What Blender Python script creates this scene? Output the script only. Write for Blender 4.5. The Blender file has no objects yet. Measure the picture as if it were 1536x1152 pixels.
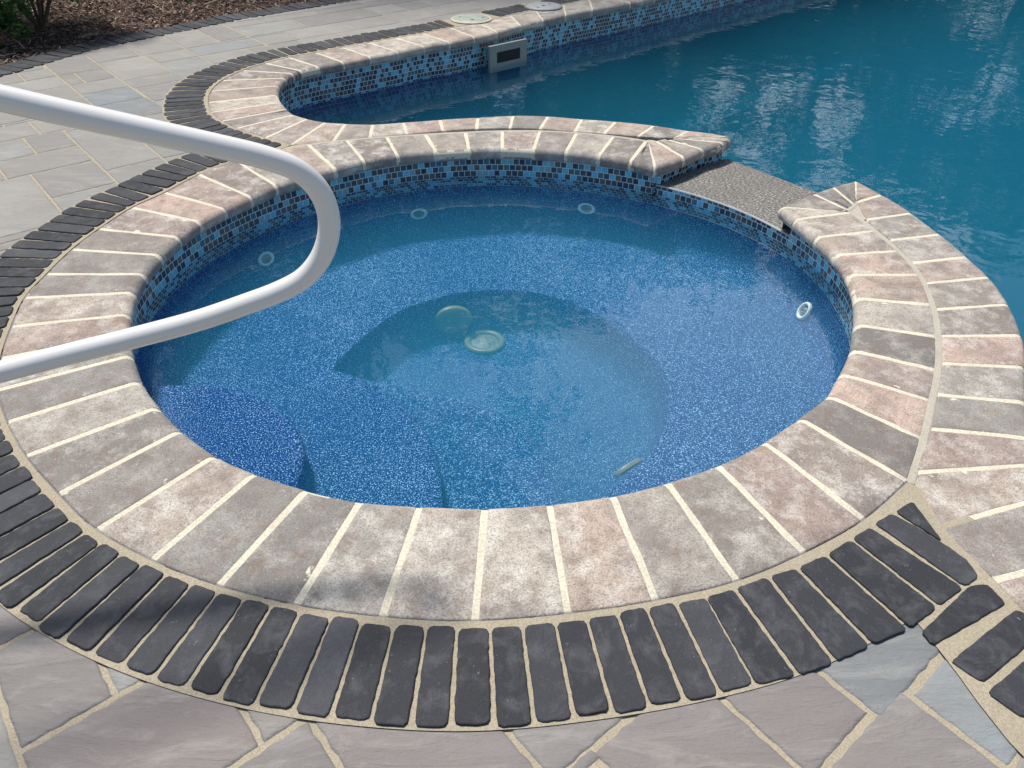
import bpy, bmesh, math, random
import numpy as np
from mathutils import Vector, Matrix
from mathutils.geometry import tessellate_polygon
random.seed(7); rng = np.random.default_rng(7)
R = math.radians
S = bpy.context.scene
C = S.collection

# ------------------------------------------------------------------ camera
FPX, PITCH, ROLL, CAMH = 1150.0, .655, .010, 1.322
cam = bpy.data.cameras.new('camera')
cam.sensor_width = 36; cam.lens = FPX / 1536 * 36
cam.clip_start = .05; cam.clip_end = 600
co = bpy.data.objects.new('camera', cam); C.objects.link(co)
co.matrix_world = (Matrix.Translation((0, 0, CAMH)) @ Matrix.Rotation(math.pi/2 - PITCH, 4, 'X')
                   @ Matrix.Rotation(ROLL, 4, 'Z'))
S.camera = co

# ------------------------------------------------------------------ light
SUN_AZ, SUN_EL = -36, 65          # azimuth from +Y clockwise; elevation
w = bpy.data.worlds.new('World'); S.world = w; w.use_nodes = True
nt = w.node_tree; bg = nt.nodes['Background']
sky = nt.nodes.new('ShaderNodeTexSky'); sky.sky_type = 'NISHITA'; sky.sun_disc = False
sky.sun_elevation = R(SUN_EL); sky.sun_rotation = R(SUN_AZ)
sky.air_density = 1.1; sky.dust_density = 1.2; sky.ozone_density = 1.4
# broken white cloud over the blue, with a patch added to brighten pool reflections
def wn(t, **k):
    x = nt.nodes.new(t)
    for a, b in k.items(): setattr(x, a, b)
    return x
tc = wn('ShaderNodeTexCoord'); nz = wn('ShaderNodeTexNoise'); nt.links.new(tc.outputs['Generated'], nz.inputs['Vector'])
nz.inputs['Scale'].default_value = 2.6; nz.inputs['Detail'].default_value = 7; nz.inputs['Roughness'].default_value = .62
cdir = Vector((math.sin(R(17))*math.cos(R(37)), math.cos(R(17))*math.cos(R(37)), math.sin(R(37))))
dt = wn('ShaderNodeVectorMath', operation='DOT_PRODUCT'); nt.links.new(tc.outputs['Generated'], dt.inputs[0]); dt.inputs[1].default_value = cdir
bl_ = wn('ShaderNodeMapRange'); bl_.inputs['From Min'].default_value = .93; bl_.inputs['From Max'].default_value = 1; bl_.inputs['To Max'].default_value = .40
nt.links.new(dt.outputs['Value'], bl_.inputs['Value'])
dt2 = wn('ShaderNodeVectorMath', operation='DOT_PRODUCT'); nt.links.new(tc.outputs['Generated'], dt2.inputs[0])
dt2.inputs[1].default_value = (math.sin(R(24))*math.cos(R(19)), math.cos(R(24))*math.cos(R(19)), math.sin(R(19)))  # added cloud patch, aimed where the pool mirrors the sky
b2_ = wn('ShaderNodeMapRange'); b2_.inputs['From Min'].default_value = .95; b2_.inputs['To Max'].default_value = .33; nt.links.new(dt2.outputs['Value'], b2_.inputs['Value'])
a2_ = wn('ShaderNodeMath', operation='ADD'); nt.links.new(bl_.outputs[0], a2_.inputs[0]); nt.links.new(b2_.outputs[0], a2_.inputs[1])
ad_ = wn('ShaderNodeMath', operation='ADD'); nt.links.new(nz.outputs['Fac'], ad_.inputs[0]); nt.links.new(a2_.outputs[0], ad_.inputs[1])
th_ = wn('ShaderNodeMapRange'); th_.inputs['From Min'].default_value = .62; th_.inputs['From Max'].default_value = .82; th_.interpolation_type = 'SMOOTHSTEP'
nt.links.new(ad_.outputs[0], th_.inputs['Value'])
mxs = wn('ShaderNodeMix', data_type='RGBA'); nt.links.new(th_.outputs[0], mxs.inputs['Factor']); nt.links.new(sky.outputs[0], mxs.inputs['A'])
mxs.inputs['B'].default_value = (7.2, 7.3, 7.9, 1); nt.links.new(mxs.outputs['Result'], bg.inputs[0]); bg.inputs[1].default_value = .115
sl = bpy.data.lights.new('sun', 'SUN'); sl.energy = 4.9; sl.angle = R(7); sl.color = (1, .94, .85)
so = bpy.data.objects.new('sun', sl); C.objects.link(so)
sd = Vector((math.sin(R(SUN_AZ))*math.cos(R(SUN_EL)), math.cos(R(SUN_AZ))*math.cos(R(SUN_EL)), math.sin(R(SUN_EL))))
so.rotation_euler = sd.to_track_quat('Z', 'Y').to_euler()
so.location = sd * 20
S.view_settings.view_transform = 'Standard'; S.view_settings.look = 'None'
S.view_settings.exposure = .14; S.view_settings.gamma = 1
S.cycles.max_bounces = 8; S.cycles.transparent_max_bounces = 12
S.cycles.volume_bounces = 1

# ------------------------------------------------------------------ measuring
def gp(x, y, z=0.0):
    """a point of the survey photograph laid on the horizontal plane at height z (metres)"""
    a = (x - 768) / FPX; b = -(y - 576) / FPX
    c, s = math.cos(ROLL), math.sin(ROLL); a, b = c*a - s*b, s*a + c*b
    c, s = math.cos(PITCH), math.sin(PITCH)
    t = (z - CAMH) / (-s + c*b)
    return np.array([a*t, (c + s*b)*t])
def gps(L, z=0.0): return np.array([gp(x, y, z) for x, y in L])
def catmull(P, n=8, closed=False):
    P = np.asarray(P, float); N = len(P); out = []
    for i in range(N if closed else N-1):
        if closed: p0, p1, p2, p3 = P[(i-1) % N], P[i], P[(i+1) % N], P[(i+2) % N]
        else:
            p1, p2 = P[i], P[i+1]
            p0 = P[i-1] if i > 0 else 2*p1 - p2
            p3 = P[i+2] if i+2 < N else 2*p2 - p1
        for k in range(n):
            t = k/n
            out.append(.5*((2*p1) + (-p0+p2)*t + (2*p0-5*p1+4*p2-p3)*t*t + (-p0+3*p1-3*p2+p3)*t**3))
    if not closed: out.append(P[-1])
    return np.array(out)
def resample(P, step, closed=False):
    P = np.asarray(P, float)
    if closed: P = np.vstack([P, P[:1]])
    d = np.hypot(*(P[1:]-P[:-1]).T); s = np.r_[0, np.cumsum(d)]
    n = max(2, int(round(s[-1]/step)))
    q = np.linspace(0, s[-1], n+1)
    if closed: q = q[:-1]
    return np.c_[np.interp(q, s, P[:, 0]), np.interp(q, s, P[:, 1])]
def normals(P, closed=False):
    P = np.asarray(P, float)
    if closed: d = np.roll(P, -1, 0) - np.roll(P, 1, 0)
    else: d = np.gradient(P, axis=0)
    d /= np.maximum(np.hypot(d[:, 0], d[:, 1])[:, None], 1e-9)
    return np.c_[d[:, 1], -d[:, 0]]     # right-hand side of travel
def inside(pts, poly):
    pts = np.atleast_2d(pts); x, y = pts[:, 0], pts[:, 1]; r = np.zeros(len(pts), bool)
    x1, y1 = poly[:, 0], poly[:, 1]; x2, y2 = np.roll(x1, -1), np.roll(y1, -1)
    for a, b, c, d in zip(x1, y1, x2, y2):
        if b == d: continue
        m = ((b > y) != (d > y)) & (x < (c-a)*(y-b)/(d-b) + a); r ^= m
    return r
def area(P): return .5*np.sum(P[:, 0]*np.roll(P[:, 1], -1) - np.roll(P[:, 0], -1)*P[:, 1])
def hsh(*a):
    v = math.sin(sum(k*q for k, q in zip(a, (12.9898, 78.233, 37.719, 9.17)))) * 43758.5453
    return v - math.floor(v)

# ------------------------------------------------------------------ mesh builder
class MB:
    def __init__(s): s.v = []; s.f = []; s.t = []; s.uv = {}; s.e = None
    def add(s, vs, fs, tone=0.0):
        o = len(s.v); s.v += [tuple(map(float, p)) for p in vs]
        for f in fs: s.f.append(tuple(o+i for i in f)); s.t.append(tone)
        return o
    def build(s, name, mat, parent=None, smooth=True, uvs=None):
        me = bpy.data.meshes.new(name); me.from_pydata(s.v, [], s.f); me.update()
        a = me.attributes.new('tone', 'FLOAT', 'FACE'); a.data.foreach_set('value', s.t)
        if uvs is not None:
            l = me.uv_layers.new(name='UVMap')
            vi = np.empty(len(me.loops), int); me.loops.foreach_get('vertex_index', vi)
            l.data.foreach_set('uv', np.asarray(uvs)[vi].ravel())
        if smooth: me.shade_smooth()
        me.materials.append(mat)
        o = bpy.data.objects.new(name, me); C.objects.link(o)
        if parent: o.parent = parent
        return o
def tag(o, label=None, cat=None, group=None, kind=None):
    if label: o['label'] = label
    if cat: o['category'] = cat
    if group: o['group'] = group
    if kind: o['kind'] = kind
    return o
def empty(name, loc=(0, 0, 0)):
    o = bpy.data.objects.new(name, None); o.location = loc; o.empty_display_size = .1
    C.objects.link(o); return o
def shift_to(o, root):      # keep world coordinates when parented to a placed empty
    o.location = -Vector(root.location)
def grid_faces(nu, nv, closed=False):
    F = []
    for i in range(nu if closed else nu-1):
        for j in range(nv-1):
            a = i*nv + j; b = ((i+1) % nu)*nv + j
            F.append((a, b, b+1, a+1))
    return F
def sheet(name, outer, holes, z, mat, parent=None, zf=None):
    loops = [[Vector((p[0], p[1], 0)) for p in outer]] + [[Vector((p[0], p[1], 0)) for p in h] for h in holes]
    tris = tessellate_polygon(loops)
    pts = [p for l in loops for p in l]
    m = MB(); fs = []
    for t in tris:
        a, b, c = (pts[i] for i in t)
        if (b.x-a.x)*(c.y-a.y) - (b.y-a.y)*(c.x-a.x) < 0: t = (t[0], t[2], t[1])
        fs.append(t)
    m.add([(p.x, p.y, z if zf is None else zf(p.x, p.y)) for p in pts], fs)
    return m.build(name, mat, parent, smooth=False)
def wall_strip(curve, zs, closed, name, mat, parent, offs=None, uvscale=True):
    """vertical wall along a plan curve; offs shifts each height along the curve's right-hand normal"""
    P = np.asarray(curve); n = normals(P, closed); m = MB(); V = []; U = []
    d = np.hypot(*(np.roll(P, -1, 0)-P).T); s = np.r_[0, np.cumsum(d)]
    rows = list(P) + ([P[0]] if closed else []); nr = list(n) + ([n[0]] if closed else [])
    for i, (p, q) in enumerate(zip(rows, nr)):
        for j, z in enumerate(zs):
            o = offs[j] if offs else 0
            V.append((p[0]+q[0]*o, p[1]+q[1]*o, z)); U.append((s[i], z if z > -.143 or not name == 'tile_band' or z < -.2 else -.142+(z+.142)/.42))  # tile rows squeezed in the pattern under water to imitate refraction
    m.add(V, grid_faces(len(rows), len(zs)))
    return m.build(name, mat, parent, uvs=U)

# ------------------------------------------------------------------ materials
def new_mat(name):
    m = bpy.data.materials.new(name); m.use_nodes = True
    return m, m.node_tree, m.node_tree.nodes['Principled BSDF']
class NT:
    def __init__(s, nt): s.nt = nt
    def n(s, typ, **kw):
        x = s.nt.nodes.new(typ)
        for k, v in kw.items(): setattr(x, k, v)
        return x
    def l(s, a, b): s.nt.links.new(a, b)
    def math(s, op, a, b=None, c=None, clamp=False):
        x = s.n('ShaderNodeMath', operation=op); x.use_clamp = clamp
        for i, v in enumerate((a, b, c)):
            if v is None: continue
            if isinstance(v, (int, float)): x.inputs[i].default_value = v
            else: s.l(v, x.inputs[i])
        return x.outputs[0]
    def noise(s, vec, scale, detail=3, rough=.55, dim='3D', w=None, dist=0):
        x = s.n('ShaderNodeTexNoise', noise_dimensions='4D' if w is not None else dim)
        x.inputs['Scale'].default_value = scale; x.inputs['Detail'].default_value = detail
        x.inputs['Roughness'].default_value = rough; x.inputs['Distortion'].default_value = dist
        s.l(vec, x.inputs['Vector'])
        if w is not None: s.l(w, x.inputs['W'])
        return x.outputs['Fac']
    def ramp(s, fac, stops, interp='LINEAR'):
        x = s.n('ShaderNodeValToRGB'); cr = x.color_ramp; cr.interpolation = interp
        while len(cr.elements) < len(stops): cr.elements.new(.5)
        for e, (p, c) in zip(cr.elements, stops):
            e.position = p; e.color = (*c, 1) if len(c) == 3 else c
        s.l(fac, x.inputs[0]); return x.outputs[0]
    def mix(s, fac, a, b, blend='MIX'):
        x = s.n('ShaderNodeMix', data_type='RGBA', blend_type=blend)
        for sock, v in ((x.inputs['Factor'], fac), (x.inputs['A'], a), (x.inputs['B'], b)):
            if isinstance(v, (int, float)): sock.default_value = v
            elif isinstance(v, tuple): sock.default_value = (*v, 1)
            else: s.l(v, sock)
        return x.outputs['Result']
    def bump(s, h, strength, dist, bsdf, prev=None):
        x = s.n('ShaderNodeBump'); x.inputs['Strength'].default_value = strength
        x.inputs['Distance'].default_value = dist; s.l(h, x.inputs['Height'])
        if prev: s.l(prev, x.inputs['Normal'])
        if bsdf: s.l(x.outputs[0], bsdf.inputs['Normal'])
        return x.outputs[0]
    def tone(s):
        x = s.n('ShaderNodeAttribute'); x.attribute_name = 'tone'; return x.outputs['Fac']
    def pos(s): return s.n('ShaderNodeNewGeometry').outputs['Position']
def sr(v, lo, hi, T):
    x = T.n('ShaderNodeMapRange'); x.inputs['From Min'].default_value = lo; x.inputs['From Max'].default_value = hi
    x.clamp = True; T.l(v, x.inputs['Value']); return x.outputs['Result']

def mat_coping():
    m, nt, b = new_mat('tumbled coping stone'); T = NT(nt); P = T.pos(); t0 = T.tone()
    edge = T.math('GREATER_THAN', t0, 1.5); t = T.math('SUBTRACT', t0, T.math('MULTIPLY', edge, 2))
    w10 = T.math('MULTIPLY', t, 40)
    base = T.ramp(t, [(0, (.22, .215, .205)), (.16, (.50, .37, .31)), (.3, (.14, .14, .138)), (.45, (.52, .45, .375)),
                      (.6, (.39, .365, .325)), (.75, (.17, .168, .162)), (.88, (.47, .37, .305)), (1, (.31, .29, .26))])
    n1 = T.noise(P, 9, 3, .6, w=w10)                      # big blotches
    n2 = T.noise(P, 26, 5, .7, w=w10)
    n3 = T.noise(P, 260, 2, .6)
    c = T.mix(T.math('MULTIPLY', sr(n1, .45, .66, T), .6), base, (.165, .145, .137))
    c = T.mix(T.math('MULTIPLY', sr(n2, .48, .68, T), .62), c, (.20, .145, .11))
    n4 = T.noise(P, 14, 6, .75, w=T.math('ADD', w10, 7))
    c = T.mix(T.math('MULTIPLY', sr(n4, .47, .68, T), T.math('MULTIPLY_ADD', T.math('FRACT', T.math('MULTIPLY', t, 7.3)), .6, .22)), c, (.66, .64, .58))   # cement bloom
    c = T.mix(T.math('MULTIPLY', sr(n3, .46, .66, T), .6), c, (.12, .11, .10))
    n5 = T.noise(P, 190, 2, .7, w=w10)
    c = T.mix(T.math('MULTIPLY', sr(n5, .66, .72, T), .55), c, (.72, .70, .68))
    sm = T.noise(P, 20, 3, .6)
    c = T.mix(T.math('MULTIPLY', T.math('MULTIPLY', edge, sr(sm, .66, .70, T)), .7), c, (.70, .66, .54))
    T.l(c, b.inputs['Base Color']); b.inputs['Roughness'].default_value = .85; b.inputs['Specular IOR Level'].default_value = .2
    h = T.math('ADD', T.math('MULTIPLY', n3, .6), T.math('MULTIPLY', n2, 1.2))
    T.bump(h, .55, .004, b)
    return m
def mat_mortar(name, col, sc=300):
    m, nt, b = new_mat(name); T = NT(nt); P = T.pos()
    n = T.noise(P, sc, 3, .7); n2 = T.noise(P, 12, 3, .6)
    c = T.mix(sr(n, .35, .7, T), tuple(x*.68 for x in col), tuple(min(1, x*1.12) for x in col))
    c = T.mix(T.math('MULTIPLY', sr(n2, .4, .7, T), .3), c, tuple(x*.6 for x in col))
    T.l(c, b.inputs['Base Color']); b.inputs['Roughness'].default_value = .95
    T.bump(n, .6, .003, b); return m
def mat_darkpaver():
    m, nt, b = new_mat('charcoal clay paver'); T = NT(nt); P = T.pos(); t = T.tone()
    w10 = T.math('MULTIPLY', t, 30)
    base = T.ramp(t, [(0, (.026, .028, .033)), (.5, (.034, .036, .043)), (.8, (.042, .045, .052)), (1, (.062, .066, .076))])
    n1 = T.noise(P, 18, 5, .7, w=w10, dist=.6); n2 = T.noise(P, 340, 2, .6)
    c = T.mix(T.math('MULTIPLY', sr(n1, .48, .74, T), .75), base, (.10, .106, .115))
    n4 = T.noise(P, 75, 3, .8, w=w10, dist=1.5)
    c = T.mix(T.math('MULTIPLY', sr(n4, .64, .76, T), .7), c, (.3, .31, .33))
    c = T.mix(T.math('MULTIPLY', sr(n2, .5, .7, T), .3), c, (.022, .024, .03))
    T.l(c, b.inputs['Base Color'])
    T.l(T.math('MULTIPLY_ADD', n1, .3, .55), b.inputs['Roughness']); b.inputs['Specular IOR Level'].default_value = .22
    T.bump(T.math('ADD', T.math('MULTIPLY', n2, .8), T.math('MULTIPLY', n4, 1.2)), .5, .003, b)
    return m
def mat_flag():
    m, nt, b = new_mat('natural cleft flagstone'); T = NT(nt); P = T.pos(); t = T.tone()
    w10 = T.math('MULTIPLY', t, 50)
    base = T.ramp(t, [(0, (.205, .176, .168)), (.25, (.19, .172, .165)), (.4, (.30, .288, .258)), (.55, (.265, .262, .245)),
                      (.7, (.32, .305, .275)), (.85, (.27, .285, .27)), (.95, (.20, .235, .255)), (1, (.17, .205, .23))])
    mp = T.n('ShaderNodeMapping'); T.l(P, mp.inputs[0]); mp.inputs['Rotation'].default_value = (0, 0, R(-25)); mp.inputs['Scale'].default_value = (1, 3.5, 1)
    n1 = T.noise(mp.outputs[0], 5, 6, .68, w=w10, dist=1.2); n0 = T.noise(P, 3.5, 4, .6, w=w10, dist=.4)
    n2 = T.noise(P, 420, 2, .6); n3 = T.noise(mp.outputs[0], 26, 4, .6, w=w10, dist=1)
    base = T.mix(T.math('MULTIPLY', T.math('FRACT', T.math('MULTIPLY', t, 23.7)), .6), base, (.15, .148, .145))
    c = T.mix(T.math('MULTIPLY', sr(n0, .42, .62, T), .55), base, (.20, .188, .183))
    c = T.mix(T.math('MULTIPLY', sr(n1, .5, .72, T), .5), c, (.35, .338, .322))
    c = T.mix(T.math('MULTIPLY', sr(n3, .58, .74, T), .45), c, (.15, .17, .175))
    c = T.mix(T.math('MULTIPLY', sr(n2, .45, .7, T), .18), c, (.14, .135, .13))
    T.l(c, b.inputs['Base Color']); b.inputs['Specular IOR Level'].default_value = .3; b.inputs['Roughness'].default_value = .66
    h = T.math('ADD', T.math('MULTIPLY', n1, 3), T.math('MULTIPLY', n3, .8))
    h = T.math('ADD', h, T.math('MULTIPLY', n2, .2))
    T.bump(h, .5, .006, b); return m
def mat_tile(lit=1.0):
    m, nt, b = new_mat('glass mosaic tile'); T = NT(nt)
    uv = T.n('ShaderNodeUVMap').outputs[0]; sp = T.n('ShaderNodeSeparateXYZ'); T.l(uv, sp.inputs[0])
    ts = .0285
    row = T.math('FLOOR', T.math('DIVIDE', T.math('ADD', sp.outputs[1], .142 + 350*.0285), ts))
    xs = T.math('ADD', T.math('DIVIDE', T.math('ADD', sp.outputs[0], 5), ts), T.math('MULTIPLY', T.math('FRACT', T.math('MULTIPLY', row, .618)), 1))
    col = T.math('FLOOR', xs); fx = T.math('FRACT', xs)
    fy = T.math('FRACT', T.math('DIVIDE', T.math('ADD', sp.outputs[1], .142 + 350*.0285), ts))
    g = T.math('MINIMUM', T.math('MINIMUM', fx, T.math('SUBTRACT', 1, fx)), T.math('MINIMUM', fy, T.math('SUBTRACT', 1, fy)))
    grout = T.math('LESS_THAN', g, .055)
    cv = T.n('ShaderNodeCombineXYZ'); T.l(col, cv.inputs[0]); T.l(row, cv.inputs[1])
    wn = T.n('ShaderNodeTexWhiteNoise', noise_dimensions='2D'); T.l(cv.outputs[0], wn.inputs['Vector'])
    c = T.ramp(wn.outputs['Value'], [(0, (.012, .022, .05)), (.17, (.05, .05, .055)), (.34, (.10, .085, .08)), (.5, (.04, .13, .20)),
                                     (.62, (.15, .38, .44)), (.72, (.12, .46, .64)), (.86, (.02, .035, .07)), (.94, (.13, .42, .60))], 'CONSTANT')
    n = T.noise(uv, 90, 3, .6)
    c = T.mix(T.math('MULTIPLY', sr(n, .4, .7, T), .35), c, (.10, .14, .16), 'MIX')
    c = T.mix(grout, c, (.50, .56, .56))
    T.l(c, b.inputs['Base Color'])
    T.l(T.math('MULTIPLY_ADD', grout, .6, .12), b.inputs['Roughness'])
    T.bump(T.math('MINIMUM', T.math('MULTIPLY', g, 8), 1), .5, .0015, b); return m
def mat_pebble(name, dark, mid, light, k=1.0):
    m, nt, b = new_mat(name); T = NT(nt); P = T.pos()
    n = T.noise(P, 185*k, 2, .65); n2 = T.noise(P, 90*k, 3, .7); big = T.noise(P, 2.2, 3, .5)
    c = T.mix(sr(n, .38, .56, T), dark, mid)
    c = T.mix(sr(T.math('ADD', n, T.math('MULTIPLY', big, .08)), .60, .70, T), c, light)
    c = T.mix(T.math('MULTIPLY', sr(n2, .5, .7, T), .35), c, dark)
    T.l(c, b.inputs['Base Color']); b.inputs['Roughness'].default_value = .8; b.inputs['Specular IOR Level'].default_value = .03
    T.bump(n, .4, .002, b); return m
def mat_simple(name, col, rough=.5, metal=0, nscale=None, namp=.15, bump=0):
    m, nt, b = new_mat(name); T = NT(nt)
    if nscale:
        n = T.noise(T.pos(), nscale, 4, .6)
        c = T.mix(T.math('MULTIPLY', sr(n, .35, .7, T), 1), tuple(x*(1-namp) for x in col), tuple(min(1, x*(1+namp)) for x in col))
        T.l(c, b.inputs['Base Color'])
        if bump: T.bump(n, bump, .003, b)
    else: b.inputs['Base Color'].default_value = (*col, 1)
    b.inputs['Roughness'].default_value = rough; b.inputs['Metallic'].default_value = metal
    return m
def mat_granite():
    m, nt, b = new_mat('flamed granite'); T = NT(nt); P = T.pos()
    mp = T.n('ShaderNodeMapping'); T.l(P, mp.inputs[0]); mp.inputs['Rotation'].default_value = (0, 0, R(35)); mp.inputs['Scale'].default_value = (1, 1.8, 1)
    n = T.noise(mp.outputs[0], 85, 4, .8); n2 = T.noise(P, 7, 3, .6); n3 = T.noise(P, 60, 4, .7)
    c = T.ramp(n, [(.36, (.018, .018, .018)), (.46, (.07, .067, .063)), (.53, (.20, .195, .18)), (.62, (.52, .50, .47))])
    c = T.mix(T.math('MULTIPLY', sr(n2, .4, .65, T), .35), c, (.10, .095, .085))
    c = T.mix(T.math('MULTIPLY', sr(n3, .5, .7, T), .3), c, (.12, .09, .06))
    T.l(c, b.inputs['Base Color']); b.inputs['Roughness'].default_value = .7
    T.bump(T.math('ADD', n, n3), .9, .004, b); return m
def mat_water(name, absorb, dens, ripple, rscale, tint=(1, 1, 1), scat=None):
    m = bpy.data.materials.new(name); m.use_nodes = True; nt = m.node_tree; T = NT(nt)
    nt.nodes.remove(nt.nodes['Principled BSDF']); out = nt.nodes['Material Output']
    P = T.pos()
    a = T.noise(P, rscale, 2, .5, dist=.5); b2 = T.noise(P, rscale*4.5, 2, .5)
    hb = T.bump(T.math('ADD', a, T.math('MULTIPLY', b2, .16)), 1, ripple, None)
    geo = T.n('ShaderNodeNewGeometry')
    ior = T.math('MULTIPLY_ADD', geo.outputs['Backfacing'], 1/1.5-1.5, 1.5)
    fr = T.n('ShaderNodeFresnel'); T.l(ior, fr.inputs['IOR']); T.l(hb, fr.inputs['Normal'])
    tr = T.n('ShaderNodeBsdfTransparent'); tr.inputs[0].default_value = (*tint, 1)
    gl = T.n('ShaderNodeBsdfGlossy'); gl.inputs['Roughness'].default_value = .0; gl.inputs['Color'].default_value = (1, 1, 1, 1)
    T.l(hb, gl.inputs['Normal'])
    mx = T.n('ShaderNodeMixShader'); T.l(fr.outputs[0], mx.inputs[0]); T.l(tr.outputs[0], mx.inputs[1]); T.l(gl.outputs[0], mx.inputs[2])
    T.l(mx.outputs[0], out.inputs['Surface'])
    if dens:
        v = T.n('ShaderNodeVolumeAbsorption'); v.inputs[0].default_value = (*absorb, 1); v.inputs[1].default_value = dens
        vo = v.outputs[0]
        if scat:
            s2 = T.n('ShaderNodeVolumeScatter'); s2.inputs[0].default_value = (*scat[0], 1); s2.inputs[1].default_value = scat[1]
            ad = T.n('ShaderNodeAddShader'); T.l(vo, ad.inputs[0]); T.l(s2.outputs[0], ad.inputs[1]); vo = ad.outputs[0]
        T.l(vo, out.inputs['Volume'])
    return m
def mat_leaf(name, c1, c2, c3):
    m, nt, b = new_mat(name); T = NT(nt); t = T.tone()
    T.l(T.ramp(t, [(0, c1), (.6, c2), (1, c3)]), b.inputs['Base Color'])
    b.inputs['Roughness'].default_value = .5
    try:
        b.inputs['Transmission Weight'].default_value = 0
        tl = T.n('ShaderNodeBsdfTranslucent'); T.l(T.ramp(t, [(0, c2), (1, c3)]), tl.inputs[0])
        mx = T.n('ShaderNodeMixShader'); mx.inputs[0].default_value = .3
        T.l(b.outputs[0], mx.inputs[1]); T.l(tl.outputs[0], mx.inputs[2]); T.l(mx.outputs[0], nt.nodes['Material Output'].inputs['Surface'])
    except Exception: pass
    return m
M_COP = mat_coping(); M_JOINT = mat_mortar('cream mortar', (.66, .61, .48), 170); M_SAND = mat_mortar('sandy joint fill', (.39, .34, .25), 260)
M_DARK = mat_darkpaver(); M_FLAG = mat_flag(); M_TILE = mat_tile()
M_PEB = mat_pebble('blue pebble plaster', (.002, .014, .075), (.004, .052, .24), (.38, .66, .92), 1.15)
M_PEBP = mat_pebble('pool plaster', (.02, .15, .22), (.04, .24, .32), (.14, .42, .5), .8)
M_GRAN = mat_granite()
M_WHITE = mat_simple('white rail sleeve', (.68, .675, .66), .22)
M_PLAST = mat_simple('white fitting plastic', (.93, .94, .90), .35, nscale=30, namp=.08)
M_PALEG = mat_simple('aged suction cover plastic', (.20, .225, .17), .4, nscale=20, namp=.1)
M_SKIM = mat_simple('grey skimmer plastic', (.24, .245, .22), .45, nscale=30, namp=.08)
M_DKIN = mat_simple('dark hollow', (.012, .012, .012), .8)  # near-black colour standing in for the shade inside hollows

# ------------------------------------------------------------------ surveyed curves
TOP = .006; THK = .058
# coping joints: (back of stone, tip of nose), photograph pixels
SPA_J = [((1362,725),(1194,633)),((1297,782),(1141,668)),((1206,833),(1072,702)),((1106,875),(998,727)),((984,904),(916,747)),
 ((852,924),(823,760)),((712,935),(728,766)),((573,929),(632,763)),((444,911),(544,756)),((327,882),(464,739)),((227,844),(387,715)),
 ((144,798),(327,689)),((87,744),(276,652)),((38,687),(242,617)),((10,636),(214,579)),((-4,588),(200,540)),((0,540),(195,508)),
 ((16,492),(196,478)),((36,449),(207,456)),((69,413),(222,428)),((107,376),(246,399)),((148,345),(273,372)),((197,313),(304,349)),
 ((247,290),(341,329)),((298,263),(380,311)),((353,242),(417,294)),((405,228),(461,280)),((462,218),(505,268)),((520,212),(548,256)),
 ((580,207),(597,247)),((638,203),(655,242)),((698,200),(704,239)),((753,198),(753,237)),((810,198),(800,239)),((865,201),(848,242)),
 ((920,206),(897,248)),((968,213),(944,256)),((972,217),(981,266))]
SPA_R = [((1262,319),(1166,322)),((1276,321),(1188,345)),((1311,348),(1219,372)),((1346,378),(1247,399)),((1378,414),(1267,429)),
 ((1397,459),(1279,461)),((1405,507),(1281,494)),((1404,557),(1274,532)),((1395,603),(1257,567)),((1382,660),(1237,600)),((1362,725),(1194,633))]
POOL_L = [((1012,209),(1034,200)),((957,206),(982,192)),((906,202),(925,186)),((862,199),(873,182)),((810,195),(823,178)),((765,194),(770,177)),
 ((715,195),(717,180)),((665,198),(660,183)),((610,203),(605,187)),((555,208),(560,190)),((500,213),(520,189)),((437,219),(491,187)),
 ((398,208),(464,182)),((355,194),(444,176)),((333,183),(433,168)),((317,170),(424,158)),((312,155),(418,147)),((316,138),(420,138)),
 ((333,122),(430,129)),((363,107),(442,122)),((397,96),(455,118)),((432,87),(480,112)),((473,80),(517,105)),((513,72),(557,97)),
 ((553,65),(598,89)),((593,58),(637,80)),((633,51),(675,74)),((675,43),(712,66)),((718,36),(746,58)),((765,24),(780,48)),((803,16),(814,40)),
 ((845,8),(848,32)),((883,0),(888,24))]
POOL_R = [((1284,303),(1282,275)),((1285,306),(1324,297)),((1299,331),(1369,325)),((1335,362),(1412,357)),((1367,396),(1452,391)),
 ((1387,427),(1482,429)),((1402,466),(1510,470)),((1409,506),(1527,521)),((1410,547),(1531,569)),((1403,594),(1533,623)),((1394,645),(1540,677)),
 ((1373,711),(1556,712))]
END_L = [((972,217),(981,266)),((983,213),(1025,248)),((1000,211),(1053,235)),((1012,209),(1085,225)),((1013,208),(1092,215)),((1012,209),(1034,200))]
END_R = [((1284,303),(1282,275)),((1281,309),(1245,287)),((1270,316),(1215,298)),((1262,319),(1166,322))]
def zn(y_nose, base_y):    # silhouettes: underside seen on far rims, top edge on near rims
    return -.040 if y_nose > base_y + 6 else (-.012 if y_nose < base_y - 4 else -.03)
def pairs(L): return [(gp(*b), gp(*n, zn(n[1], b[1]))) for b, n in L]
spaL, spaR = pairs(SPA_J), pairs(SPA_R)
poolL, poolR = pairs(POOL_L), pairs(POOL_R)
endL = [(gp(*b), gp(*n, -.03)) for b, n in END_L]; endR = [(gp(*b), gp(*n, -.02)) for b, n in END_R]
endL[0] = spaL[-1]; endL[-1] = poolL[0]; endR[-1] = spaR[0]; endR[0] = poolR[0]
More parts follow.
